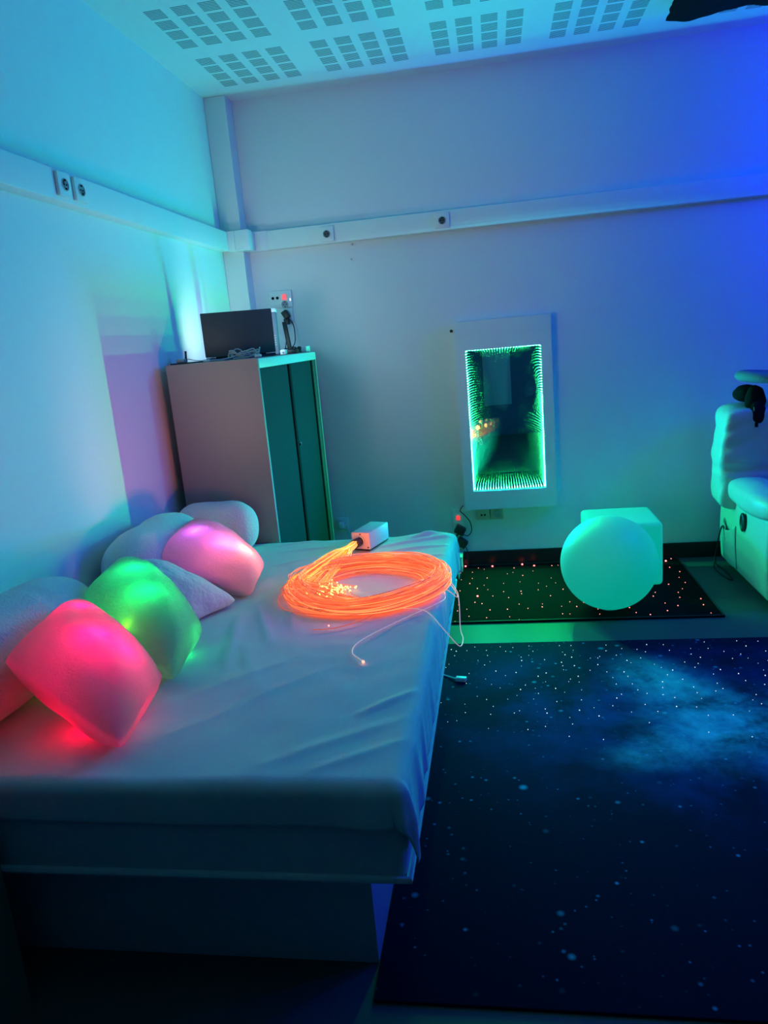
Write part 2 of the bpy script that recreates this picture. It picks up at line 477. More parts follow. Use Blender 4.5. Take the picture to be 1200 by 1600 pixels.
# ------------------------------------------------------------------ plates under the mirror
t = thing('outlet_panel', 'tall white outlet plate with red switch low on the wall under the mirror', 'outlet panel', (1.245, 0, .10))
obj('cover_plate', BOX((1.212, -.014, .115), (1.280, 0, .365), .004), M['plate'], t)
obj('switch', BOX((1.234, -.020, .300), (1.258, -.012, .328), .002), M['switch_red'], t)['label'] = 'red lit switch'
def adapter(c, ang, label, path, gz=(.062, .058, .048)):
    return plug('power_adapter', c, ang, gz, label, 'power adapter', path, .0028, 'black power adapters in the plate under the mirror')
adapter((1.255, -.014, .243), .55, 'black power adapter under the red switch, the upper one',
        [(1.272, -.045, .215), (1.300, -.045, .205), (1.325, -.04, .235), (1.318, -.035, .290), (1.285, -.03, .335), (1.262, -.03, .360), (1.272, -.03, .382), (1.284, -.02, .392)])
adapter((1.262, -.014, .163), .65, 'black power adapter under the red switch, the lower one',
        [(1.283, -.045, .135), (1.291, -.045, .11), (1.292, -.04, .08), (1.290, -.05, .014)])

def duo(x0, x1, z0_, z1_, label):
    t = thing('data_outlet', label, 'outlet', ((x0+x1)/2, 0, z0_))
    obj('cover_plate', BOX((x0, -.013, z0_), (x1, 0, z1_), .004), M['beige'], t)
    bm = NB()
    for dx in (-.010, .010): box(bm, ((x0+x1)/2+dx-.006, -.0145, z0_+.026), ((x0+x1)/2+dx+.006, -.012, z0_+.037), .001)
    obj('data_port', bm, M['hole'], t)
duo(1.360, 1.440, .292, .366, 'beige double data outlet on the wall under the mirror')
t = thing('wall_socket', 'beige plate with a round grey socket cover under the mirror', 'socket', (1.482, 0, .292))
obj('cover_plate', BOX((1.444, -.013, .292), (1.520, 0, .366), .004), M['beige'], t)
obj('round_cover', lathe(NB(), [(.026, 0), (.026, .010), (.022, .013), (.014, .013), (.012, .008), (0, .008)], 28, Matrix.Translation((1.487, -.0125, .328)) @ Matrix.Rotation(PI/2, 4, 'X')), M['cable_grey'], t)
t = thing('wall_socket', 'white socket with white plug low on the back wall beside the cabinet', 'socket', (.513, 0, .27))
obj('cover_plate', BOX((.475, -.012, .27), (.555, 0, .35), .004), M['plate'], t)
obj('plug_body', BOX((.500, -.045, .285), (.528, -.011, .325), .006), M['white'], t)
obj('cord', tube(NB(), spline([(.528, -.035, .30), (.550, -.04, .31), (.562, -.04, .26), (.568, -.04, .18), (.57, -.05, .02)], 8), .0035, 8), M['white'], t)

# ------------------------------------------------------------------ infinity mirror
t = thing('infinity_mirror', 'white framed wall mirror with endless rows of green lights', 'mirror', (1.568, 0, .372))
X0, X1, Z0, Z1 = 1.297, 1.840, .372, 1.478
a0, a1, c0, c1 = 1.352, 1.780, .487, 1.315
FY = -.072
bm = NB()
box(bm, (X0, FY, Z0), (a0, -.001, Z1), 0); box(bm, (a1, FY, Z0), (X1, -.001, Z1), 0)
box(bm, (a0, FY, Z0), (a1, -.001, c0), 0); box(bm, (a0, FY, c1), (a1, -.001, Z1), 0)
bmesh.ops.remove_doubles(bm, verts=bm.verts[:], dist=1e-4)
obj('frame', bm, M['frame'], t, smooth=False)
for a, b_ in (((a0-.0005, -.066, c0), (a0+.0008, -.010, c1)), ((a1-.0008, -.066, c0), (a1+.0005, -.010, c1)), ((a0, -.066, c0-.0005), (a1, -.010, c0+.0008)), ((a0, -.066, c1-.0008), (a1, -.010, c1+.0005))):
    obj('recess_blackout', BOX(a, b_), M['hole'], t)  # added black faces: keep the pale recess walls from shining under the LED lamps
bm = NB()
grid(bm, lambda u, v: (a0+(a1-a0)*u, -.026-.004*math.sin(PI*u)*math.sin(PI*v)-.0035*math.exp(-((u-.95)/.12)**2-((v-.68)/.1)**2), c0+(c1-c0)*v), 24, 40)
obj('back_mirror', bm, M['mirror'], t)
bm = NB()
grid(bm, lambda u, v: (a0+(a1-a0)*u, -.054, c0+(c1-c0)*v), 1, 1)
obj('half_mirror_pane', bm, M['half'], t, smooth=False)
def led_strip(p, q, n, inward):
    bm = NB(); p = Vector(p); q = Vector(q); w = Vector(inward)
    for i in range(n):
        c = p+(q-p)*((i+.5)/n)
        e = Vector((.0021, .0026, .0021))
        box(bm, c-e+w*.002, c+e+w*.002, .001, 1)
    return obj('led_strip', bm, M['led_green'], t)
ly = -.040
led_strip((a0, ly, c0), (a0, ly, c1), 54, (1, 0, 0))
led_strip((a1, ly, c0), (a1, ly, c1), 54, (-1, 0, 0))
led_strip((a0, ly, c0), (a1, ly, c0), 27, (0, 0, 1))
led_strip((a0, ly, c1), (a1, ly, c1), 27, (0, 0, -1))
def lamp_area(name, loc, d, w, h, col, power, spread=PI, parent=None):
    l = bpy.data.lights.new(name, 'AREA'); l.shape = 'RECTANGLE'; l.size = w; l.size_y = h; l.color = col; l.energy = power; l.spread = spread
    o = bpy.data.objects.new(name, l); C.objects.link(o)
    o.location = loc; o.rotation_euler = (-Vector(d)).to_track_quat('Z', 'Y').to_euler()
    if parent: o.parent = parent; o.matrix_parent_inverse = MW[parent.name].inverted()
    return o
def lamp_point(name, loc, r, col, power, parent=None):
    l = bpy.data.lights.new(name, 'POINT'); l.shadow_soft_size = r; l.color = col; l.energy = power
    o = bpy.data.objects.new(name, l); C.objects.link(o); o.location = loc
    if parent: o.parent = parent; o.matrix_parent_inverse = MW[parent.name].inverted()
    return o
ML, MR, MB = 1.45, 1.42, 1.45
PM = 60.0
# the strips face into the recess: left strip to the right, right strip to the left, bottom strip upwards
for k in range(4):
    z = c0+.1+(c1-c0-.2)*k/3
    lamp_area('led_lamp_left', (a0+.006, -.057, z), (.8, -.6, 0), .006, .006, (0, 1, .36), PM*ML/12, parent=t)
    lamp_area('led_lamp_right', (a1-.006, -.057, z), (-.8, -.6, 0), .006, .006, (0, 1, .18), PM*MR/12, parent=t)
    lamp_area('led_lamp_bottom', (a0+.06+(a1-a0-.12)*k/3, -.057, c0+.006), (0, -.6, .8), .006, .006, (0, .20, 1), PM*MB/12, parent=t)

# ------------------------------------------------------------------ tambour cabinet
cx0, cx1, cy0, cy1, cz = .052, .484, -1.228, -.128, 1.386
t = thing('tambour_cabinet', 'grey office cabinet with dark sliding shutters between bed and back wall', 'cabinet', (.236, -.58, 0))
for ya, yb in ((cy0, cy0+.020), (cy1-.022, cy1)): obj('side_panel', BOX((cx0, ya, .02), (cx1, yb, cz-.001), .002), M['metal_grey'], t)
obj('top_panel', BOX((cx0, cy0+.0005, cz-.022), (cx1-.004, cy1, cz), .002), M['metal_grey'], t)
bm = BOX((cx1-.020, cy0+.018, cz-.046), (cx1+.001, cy1-.002, cz-.002), .004)
obj('fascia', bm, M['metal_lit'], t)
obj('back_panel', BOX((cx0, cy0+.02, .02), (cx0+.010, cy1-.022, cz-.022)), M['metal_grey'], t)
obj('bottom_panel', BOX((cx0, cy0+.02, .02), (cx1-.01, cy1-.022, .08), .002), M['metal_grey'], t)
obj('plinth', BOX((cx0+.02, cy0+.02, 0), (cx1-.03, cy1-.02, .022)), M['black'], t)
ym = cy0+.020+.52
def door(ya, yb, x, sgn):
    bm = NB()
    n = 26
    for i in range(n):
        y = ya+(yb-ya)*i/n
        box(bm, (x-.006, y+.0003, .082), (x, y+(yb-ya)/n-.0003, cz-.047), .0006, 1)
    return obj('door', bm, M['shutter'], t)
d1 = door(cy0+.024, ym-.022, cx1-.014, 1)
d2 = door(ym+.020, cy1-.090, cx1-.014, 1)
obj('closing_profile', BOX((cx1-.020, ym-.020, .082), (cx1-.006, ym+.018, cz-.047), .003), M['hole'], t)
obj('end_profile', BOX((cx1-.022, cy1-.088, .082), (cx1-.008, cy1-.070, cz-.047), .002), M['hole'], t)
obj('front_post', BOX((cx1-.022, cy1-.068, .03), (cx1-.006, cy1-.0225, cz-.047), .003), M['post'], t)
zc = 1.0
zl = .915
lk = obj('lock', lathe(NB(), [(.011, 0), (.011, .004), (.009, .006), (0, .006)], 18, Matrix.Translation((cx1-.014, ym+.060, zl)) @ Matrix.Rotation(PI/2, 4, 'Y')), M['steel'], t)
obj('handle', BOX((cx1-.013, ym+.034, zl-.005), (cx1-.003, ym+.050, zl+.005), .002), M['black'], t)

# ------------------------------------------------------------------ on the cabinet
def frame3(o, ux, uy):
    ux = Vector(ux).normalized(); uz = ux.cross(Vector(uy)).normalized(); uy = uz.cross(ux)
    return Matrix(((ux.x, uy.x, uz.x, o[0]), (ux.y, uy.y, uz.y, o[1]), (ux.z, uy.z, uz.z, o[2]), (0, 0, 0, 1)))
BLc = Vector((.104, -.865, cz+.006)); dirx = Vector((.326, .125, 0)).normalized(); LW = .348
t = thing('laptop', 'open black laptop on top of the cabinet, lid back towards the bed', 'laptop', tuple(BLc-Vector((0, 0, .006))))
nrm = Vector((-dirx.y, dirx.x, 0))                                  # into the room corner
Bm = frame3(BLc-Vector((0, 0, .005)), dirx, nrm)
obj('keyboard_base', BOX((0, 0, 0), (LW, .168, .015), .005, 2, Bm), M['laptop'], t)
kb = NB()
for i in range(13):
    for j in range(5): box(kb, (.025+i*.0232,   .030+j*.020, .0145), (.044+i*.0232, .046+j*.020, .0165), .0008, 1, Bm)
obj('keys', kb, M['black'], t)
Lm = frame3(BLc+Vector((0, 0, .012)), dirx, Vector((0, 0, 1))+nrm*(-.02))
Lz = Lm
obj('lid', BOX((0, 0, 0), (LW, .213, .009), .004, 2, Lz @ Matrix.Translation((0, 0, 0))), M['laptop'], t)
obj('hinge', tube(NB(), [BLc+Vector((0, 0, .012))+dirx*.05, BLc+Vector((0, 0, .012))+dirx*(LW-.05)], .006, 10), M['black'], t)
# screen faces the corner (the side of the lid towards nrm)
sgn = 1 if (Lz.to_3x3() @ Vector((0, 0, 1))).dot(nrm) > 0 else -1
zoff = .0095 if sgn > 0 else -.0005
bm = NB(); vs = [bm.verts.new(Lz @ Vector(p)) for p in ((.010, .012, zoff), (LW-.010, .012, zoff), (LW-.010, .204, zoff), (.010, .204, zoff))]
bm.faces.new(vs if sgn > 0 else vs[::-1])
scr = obj('screen', bm, M['screen'], t, smooth=False)
scr['label'] = 'lit screen'

# white upright box behind the laptop
t = thing('router_box', 'white upright box standing behind the laptop on the cabinet', 'router', (.350, -.50, cz), .15)
W = MW[t.name] @ Matrix.Rotation(-.10, 4, 'X')
obj('casing', BOX((-.030, -.022, .001), (.030, .022, .232), .008, 3, W), M['ring'], t)
bm = NB()
for k in range(5): box(bm, (-.02, -.0228, .05+k*.012), (.02, -.0215, .055+k*.012), .0005, 1, W)
obj('vent', bm, M['cable_grey'], t)
obj('cap', BOX((-.032, -.024, .222), (.032, .024, .246), .007, 3, W), M['white'], t)

# dark slanted stand behind the laptop
t = thing('tablet_stand', 'dark slanted stand on the cabinet right of the white upright box', 'stand', (.412, -.405, cz), .1)
W = MW[t.name]
obj('back_plate', BOX((-.010, -.006, .004), (.014, .006, .175), .003, 2, W @ Matrix.Rotation(-.10, 4, 'X') @ Matrix.Rotation(-.12, 4, 'Y')), M['black'], t)
obj('foot', BOX((-.030, -.045, 0), (.040, .050, .022), .004, 2, W), M['black'], t)

# small device with a stick at the left end, on a thin black pad
t = thing('black_pad', 'thin black pad lying on the left end of the cabinet top', 'pad', (.085, -1.03, cz))
obj('pad_body', BOX((.030, -1.125, cz), (.125, -.92, cz+.006), .002), M['black'], t)
t = thing('desk_device', 'small grey device with upright stick on the black pad', 'device', (.062, -1.06, cz+.006))
obj('device_body', BOX((.042, -1.085, cz+.006), (.082, -1.035, cz+.024), .006, 3), M['cable_grey'], t)
obj('stick', tube(NB(), [(.078, -1.05, cz+.018), (.080, -1.05, cz+.034), (.082, -1.05, cz+.058)], [.006, .005, .005], 10), M['black'], t)
obj('cord', tube(NB(), spline([(.082, -1.06, cz+.012), (.10, -1.07, cz+.020), (.135, -1.08, cz+.012), (.165, -1.05, cz+.007), (.18, -1.0, cz+.005)], 8), .002, 6), M['cable_grey'], t)

# tangle of grey cables in front of the laptop
def tangle(name, c, rx, ry, turns, r, m, label, h=.03, seed=1, tail=None, ang=0):
    rnd = random.Random(seed)
    pts = []
    n = int(turns*14)
    for i in range(n):
        a = i/14*2*PI
        k = .55+.45*rnd.random()
        x, y = math.cos(a)*rx*k, math.sin(a)*ry*k
        x, y = x*math.cos(ang)-y*math.sin(ang), x*math.sin(ang)+y*math.cos(ang)
        pts.append((c[0]+x, c[1]+y, c[2]+r+.001+h*abs(math.sin(a*.37+seed))*rnd.random()))
    if tail: pts += tail
    bm = tube(NB(), spline(pts, 3), r, 6)
    t = thing(name, label, 'cable', c)
    obj('cable', bm, m, t)
    return t
t = tangle('cable_tangle', (.330, -.95, cz), .085, .045, 6, .0032, M['cable_grey'], 'tangled grey cable lying in front of the laptop on the cabinet', .045, 3,
       [(.26, -1.02, cz+.006), (.22, -1.05, cz+.006), (.19, -1.06, cz+.006)], .35)
obj('connector', BOX((.168, -1.07, cz+.001), (.200, -1.055, cz+.012), .003), M['white'], t)
obj('connector', BOX((.395, -.99, cz+.001), (.425, -.968, cz+.014), .003), M['white'], t)
tangle('cable_coil', (.405, -.285, cz), .035, .055, 5, .0036, M['cable_black'], 'coiled black cable on the cabinet behind the dark stand', .03, 5, [(.345, -.25, cz+.03), (.32, -.215, cz+.01)])
t = thing('plug_adapter', 'tiny white plug adapter on the front edge of the cabinet top', 'plug', (.43, -.60, cz))
obj('body', BOX((.415, -.62, cz), (.445, -.585, cz+.026), .005), M['white'], t)
obj('pin', tube(NB(), [(.43, -.62, cz+.013), (.43, -.635, cz+.013)], .003, 8), M['steel'], t)
t = thing('small_box', 'small white box with a printed label at the far end of the cabinet top', 'box', (.425, -.16, cz))
obj('carton', BOX((.385, -.20, cz), (.452, -.11, cz+.034), .003), M['white'], t)
bm = NB(); box(bm, (.392, -.2006, cz+.008), (.410, -.1999, cz+.026)); obj('label', bm, M['label_ink'], t)

# ------------------------------------------------------------------ bed
BX0, BX1, BY0, BY1 = .020, 1.294, -3.148, -1.250
t = thing('platform_bed', 'low platform bed with pale mattress filling the left corner', 'bed', (.65, -2.15, 0))
obj('bed_base', BOX((.110, -3.034, 0), (1.183, -1.33, .308), .003), M['bedbase'], t)
mt = obj('mattress', BOX((BX0, BY0, .310), (BX1-.006, BY1, .529), .018, 3), M['mattress'], t)
r = .006
pp = []
bxa, bxb, bya, byb = BX0+.002, BX1-.002, BY0-.003, BY1+.003
for a, b_ in (((bxa, bya), (bxb, bya)), ((bxb, bya), (bxb, byb)), ((bxb, byb), (bxa, byb)), ((bxa, byb), (bxa, bya))):
    for k in range(12): pp.append((a[0]+(b_[0]-a[0])*k/12, a[1]+(b_[1]-a[1])*k/12, .328))
obj('piping', tube(NB(), pp, .009, 8, closed=True), M['sheet'], mt)

# fitted sheet
TOPZ = .545
ridges = [((.66, -2.10), (.80, -2.42), .006, .016), ((.62, -2.18), (.72, -2.60), .006, .018), ((.74, -2.02), (.84, -2.30), .007, .013),
          ((.60, -2.85), (.92, -2.52), .003, .022), ((.66, -3.02), (1.02, -2.60), .002, .020), ((.70, -2.40), (.86, -2.72), .003, .02),
          ((.50, -1.32), (.78, -1.22), .006, .012), ((.55, -1.42), (.88, -1.36), .005, .012), ((.80, -1.30), (1.10, -1.24), .007, .012),
          ((1.00, -1.40), (1.27, -1.30), .009, .014), ((1.04, -1.48), (1.28, -1.42), .008, .014), ((1.08, -1.34), (1.27, -1.22), .010, .014), ((1.10, -1.58), (1.28, -1.56), .005, .012),
          ((.98, -3.08), (1.27, -2.88), .004, .018), ((1.10, -3.10), (1.28, -2.98), .004, .014), ((1.16, -2.86), (1.285, -2.74), .006, .012),
          ((.58, -1.62), (.80, -1.50), .005, .012)]
def ridge(x, y):
    h = 0
    for (x0, y0), (x1, y1), a, w in ridges:
        dx, dy = x1-x0, y1-y0; L2 = dx*dx+dy*dy
        s = ((x-x0)*dx+(y-y0)*dy)/L2
        sc = min(1, max(0, s)); px, py = x0+dx*sc, y0+dy*sc
        d2 = (x-px)**2+(y-py)**2
        if d2 > .01: continue
        h += a*math.exp(-d2/(w*w))*(.25+.75*math.sin(PI*min(1, max(0.0, .1+.8*sc))))
    return h
def soft(e, rr=.03):
    """arc-length e past the edge -> (outward, down) round a rounded edge"""
    if e <= 0: return 0.0, 0.0
    q = PI/2*rr
    if e < q:
        a = e/rr
        return rr*math.sin(a), rr*(1-math.cos(a))
    return rr, rr+(e-q)
def sheet_pt(x, y):
    rr = .028
    ex = x-(BX1-rr+.004); ey = (BY0+rr-.004)-y; fy = y-(BY1-rr+.004)
    px, py, pz = x, y, TOPZ
    n1 = noise.noise(Vector((x*5, y*5, 0)))*.004+noise.noise(Vector((x*13, y*13, 3)))*.0015
    if ex > 0 and ey > 0:
        e = math.hypot(ex, ey); ph = math.atan2(ey, ex)
        o, d = soft(e, rr)
        fl = .030*max(0, math.sin(2*ph))**2*min(1, e/.1)+.010*math.sin(ph*6)*min(1, e/.1)
        px = BX1-rr+.004+(o+fl)*math.cos(ph); py = BY0+rr-.004-(o+fl)*math.sin(ph); pz = TOPZ-d*.92
    elif ex > 0 and fy > 0:
        e = math.hypot(ex, fy); ph = math.atan2(fy, ex)
        o, d = soft(e, rr); fl = .016*math.sin(2*ph)**2*min(1, e/.08)
        px = BX1-rr+.004+(o+fl)*math.cos(ph); py = BY1-rr+.004+(o+fl)*math.sin(ph); pz = TOPZ-d
    elif ex > 0:
        o, d = soft(ex, rr); px = BX1-rr+.004+o; pz = TOPZ-d
        k = min(1, d/.12)
        px += k*(.003+.004*noise.noise(Vector((y*16, d*4, 7)))+.006*max(0, math.sin(y*44))*math.exp(-((y+3.0)/.22)**2)+.006*max(0, math.sin(y*38))*math.exp(-((y+1.25)/.3)**2))
    elif ey > 0:
        o, d = soft(ey, rr); py = BY0+rr-.004-o; pz = TOPZ-d
        k = min(1, d/.08)
        py -= k*(.003+.004*noise.noise(Vector((x*7, d*4, 2)))+.010*math.exp(-((x-1.22)/.05)**2))
    elif fy > 0:
        o, d = soft(fy, rr); py = BY1-rr+.004+o; pz = TOPZ-d
    k = 1.0 if (ex <= 0 and ey <= 0 and fy <= 0) else max(0, 1-max(ex, ey, fy)/.03)
    pz += k*(n1+ridge(x, y))
    # raised far corner
    g = math.exp(-((x-1.20)/.11)**2-((y+1.20)/.10)**2)
    pz += .034*g*k+.02*g*(1-k)
    px += .012*math.exp(-((y+1.22)/.09)**2)*(1 if ex > .01 else 0)
    return (px, py, pz)
NXs, NYs = 150, 230
xs = [.022+(BX1+.13-.022)*i/NXs for i in range(NXs+1)]
ylo = BY0-.085; yhi = BY1+.12
def sheet_fn(u, v):
    x = .022+(BX1-.01-.022+.165)*u
    lo = BY0-.072-.020*(1-u)*0-.014*math.sin(u*2.4)
    y = lo+(yhi-lo)*v
    return sheet_pt(x, y)
bm = NB(); grid(bm, sheet_fn, NXs, NYs)
o = obj('fitted_sheet', bm, M['sheet'], None, angle=80)
tag(o, 'pale fitted sheet stretched over the bed mattress', 'sheet')
md = o.modifiers.new('thick', 'SOLIDIFY'); md.thickness = .0025; md.offset = 1

# ------------------------------------------------------------------ bolsters
def bolster(c, axis, length, r, label, seed, name='bolster_cushion', clampx=None):
    rnd = random.Random(seed)
    bm = NB()
    nu, nv = 64, 56
    def f(u, v):
        a = 2*PI*u
        s = -1+2*v
        k = (1-abs(s)**4.5)**.5 if abs(s) < 1 else 0
        wr = 1+.035*noise.noise(Vector((math.cos(a)*1.4+seed, math.sin(a)*1.4, s*2.6)))+.016*noise.noise(Vector((math.cos(a)*5+seed, math.sin(a)*5, s*4)))
        wr -= .05*math.exp(-((s-.35*math.sin(seed))/.05)**2)*max(0, math.sin(a*1.0+seed))
        rr = r*k*wr*(1-.03*math.cos(2*a))
        x, y, z = rr*math.cos(a), rr*math.sin(a)*.97, s*length/2
        if axis == 'y': P = Vector((c[0]+x, c[1]+z, c[2]+y))
        else: P = Vector((c[0]+z, c[1]+x, c[2]+y))
        P.z = max(P.z, TOPZ+.008); P.x = max(P.x, .004)
        return P
    V = grid(bm, f, nu, nv)
    bmesh.ops.remove_doubles(bm, verts=bm.verts[:], dist=2e-4)
    t = base_mesh(name, bm, M['plush'], label, 'bolster', 'white plush bolsters along the bed edges', sub=1, angle=180)
    return t
bolster((.158, -2.755, .675), 'y', .79, .146, 'white plush bolster along the wall behind the red glowing cushion', 1)
bolster((.150, -1.785, .665), 'y', .60, .136, 'white plush bolster along the wall behind the pink glowing cushion', 2)
bolster((.245, -1.362, .655), 'x', .375, .120, 'white plush bolster lying crosswise against the cabinet end of the bed', 3)

# ------------------------------------------------------------------ cushions
def inside_push(P):
    P = Vector(P)
    P.z = max(P.z, TOPZ+.009)
    return P
def cushion(name, label, cs, th, m, cat, seed, group=None, sub=1, pinch=.07, filling=False):
    """cs: four corners A, B, C, D (A-B top edge, C-D bottom edge)"""
    A, B_, C_, D = [Vector(c) for c in cs]
    n = (B_-A).cross(D-A).normalized()
    if n.x*1.2-n.y+n.z < 0: n = -n
    N_ = 36
    def pt(u, v, s):
        a, b_ = 2*u-1, 2*v-1
        # sides bow inwards between the corners
        aa = a*(1-pinch*(1-b_*b_)*abs(a)**1.5); bb = b_*(1-pinch*(1-a*a)*abs(b_)**1.5)
        aa, bb = aa*(1-.10*bb**4), bb*(1-.10*aa**4)                 # soft rounded corners
        uu, vv = (aa+1)/2, (bb+1)/2
        P = (A*(1-uu)+B_*uu)*(1-vv)+(D*(1-uu)+C_*uu)*vv
        e = max(0, 1-abs(a)**2)*max(0, 1-abs(b_)**2)
        h = th/2*e**.55
        h *= 1+.14*noise.noise(Vector((a*1.1+seed, b_*1.1, s*2)))
        h += th*.035*noise.noise(Vector((a*3+seed, b_*3, s*3)))*e**.3
        ed = (1-min(1, e*3))
        P = P+n*(h*s)+n*(.006*ed*noise.noise(Vector((a*3, b_*3, seed))))
        return inside_push(P)
    bm = NB()
    grid(bm, lambda u, v: pt(u, v, 1), N_, N_)
    grid(bm, lambda u, v: pt(u, v, -1), N_, N_)
    bmesh.ops.remove_doubles(bm, verts=bm.verts[:], dist=1.5e-4)
    o = base_mesh(name, bm, m, label, cat, group, sub=sub, angle=180)
    ctr = (A+B_+C_+D)/4
    if filling:                                                     # stuffing; the little lamps sit between it and the cover
        bm = NB()
        def core(u, v, sg):
            u2, v2 = .5+(u-.5)*.80, .5+(v-.5)*.80
            mid_ = (pt(u2, v2, 1)+pt(u2, v2, -1))/2
            k = max(0, 1-abs(2*u-1)**4)*max(0, 1-abs(2*v-1)**4)
            return mid_+(pt(u2, v2, sg)-mid_)*.42*k**.5
        grid(bm, lambda u, v: core(u, v, 1), 20, 20); grid(bm, lambda u, v: core(u, v, -1), 20, 20)
        bmesh.ops.remove_doubles(bm, verts=bm.verts[:], dist=1.5e-4)
        obj('filling', bm, M['filling'], o, angle=180)
    return o, ctr, n
GC = 'plush light-up cushions on the bed'
redc = [(.290, -2.950, .742), (.312, -2.600, .790), (.622, -2.735, .590), (.682, -3.110, .580)]
grnc = [(.255, -2.515, .762), (.222, -2.160, .772), (.598, -2.400, .580), (.662, -2.785, .585)]
pnkc = [(.210, -1.980, .705), (.240, -1.560, .768), (.600, -1.755, .600), (.632, -2.050, .560)]
red, rc, rn = cushion('light_up_cushion', 'plush cushion glowing red at the near end of the bed', redc, .23, M['glow_plush'], 'cushion', 1, GC, filling=True)
grn, gc, gn = cushion('light_up_cushion', 'plush cushion glowing green, squeezed behind the red one', grnc, .23, M['glow_plush'], 'cushion', 5, GC, filling=True)
bge, bc, bn = cushion('cushion', 'unlit pale crinkled cushion between green and pink glowing cushions', [(.150, -2.250, .712), (.285, -2.085, .735), (.598, -2.075, .560), (.47, -2.33, .56)], .18, M['plush_rib'], 'cushion', 9)
pnk, pc, pn = cushion('light_up_cushion', 'plush cushion glowing pink-violet beside the coiled fibres', pnkc, .21, M['glow_plush'], 'cushion', 13, GC, filling=True)
def cushion_lamp(o, cs, n, wts, lift, col, power, r=.018):
    p = Vector((0, 0, 0))
    for c, w_ in zip(cs, wts): p += Vector(c)*w_
    lamp_point('cushion_lamp', p+n*lift, r, col, power, o)
cushion_lamp(red, redc, rn, (.25, .23, .25, .27), .078, (1.0, .0, .10), .95, .012)
cushion_lamp(red, redc, rn, (.14, .18, .36, .32), .066, (1.0, .0, .16), .40, .012)
cushion_lamp(red, redc, rn, (.20, .56, .15, .09), .052, (1.0, .0, .10), .50, .012)
cushion_lamp(red, redc, rn, (.26, .12, .20, .42), -.062, (1.0, .0, .04), 1.15, .012)
cushion_lamp(grn, grnc, gn, (.34, .33, .17, .16), .074, (.0, 1.0, .18), .46, .012)
cushion_lamp(grn, grnc, gn, (.32, .16, .19, .33), .072, (.0, 1.0, .14), .50, .012)
cushion_lamp(grn, grnc, gn, (.50, .02, .02, .46), .026, (.22, 1.0, .0), .14)
cushion_lamp(grn, grnc, gn, (.0, .15, .45, .40), -.055, (.0, 1.0, .14), .50, .012)
cushion_lamp(pnk, pnkc, pn, (.42, .28, .15, .15), .070, (.60, .08, 1.0), .40, .012)
cushion_lamp(pnk, pnkc, pn, (.26, .16, .26, .32), .064, (1.0, .10, .60), .52, .012)
cushion_lamp(pnk, pnkc, pn, (.10, .15, .40, .35), .050, (1.0, .16, .12), 1.1, .012)

# ------------------------------------------------------------------ fibre-optic bundle
SZ = TOPZ+.006
t = thing('fibre_optic_lamp', 'white box lamp with coiled orange glowing fibres on the bed', 'fibre optic lamp', (1.0, -1.9, SZ))
fwd = Vector((-.30, -.95, 0)).normalized(); side = Vector((-fwd.y, fwd.x, 0))
fc = Vector((.918, -1.468, SZ+.006))                       # bottom centre of the front face
Bm = frame3(fc, -side, -fwd)                                # x across, y to the back, z up
if (Bm.to_3x3() @ Vector((0, 0, 1))).z < 0:
    Bm = frame3(fc, side, -fwd)
hw, hh, hd = .043, .074, .185
obj('casing', BOX((-hw, .003, 0), (hw, hd, hh), .004, 2, Bm), M['case'], t)
obj('front_plate', BOX((-hw, -.001, .001), (hw, .0035, hh), .002, 1, Bm), M['face'], t)
for sx, sz in ((-.034, .010), (.034, .010), (.0, .066)): obj('screw', lathe(NB(), [(.0032, 0), (.0032, .002), (0, .003)], 10, Bm @ Matrix.Translation((sx, -.001, sz)) @ Matrix.Rotation(PI/2, 4, 'X')), M['black'], t)
obj('foot_strip', BOX((-hw+.003, .006, -.006), (hw-.003, hd-.004, .0005), .001, 1, Bm), M['black'], t)
nc = Vector((-.004, -.001, .036))
obj('ring', lathe(NB(), [(.024, 0), (.024, .005), (.0195, .006), (.0195, 0)], 28, Bm @ Matrix.Translation(nc) @ Matrix.Rotation(PI/2, 4, 'X')), M['steel'], t)
obj('sleeve', lathe(NB(), [(.0185, 0), (.0185, .020), (.0195, .020), (.0195, .048), (.017, .050), (.015, .050)], 28, Bm @ Matrix.Translation(nc) @ Matrix.Rotation(PI/2, 4, 'X')), M['black'], t)
p0 = Bm @ (nc+Vector((0, -.048, 0)))                        # mouth of the sleeve
cc = Vector((1.020, -1.945)); 
rnd = random.Random(21)
strands = NB(); hot = NB(); tips = NB()
tipc = Vector((.905, -2.020))
def coil_z(k): return SZ+.004+k
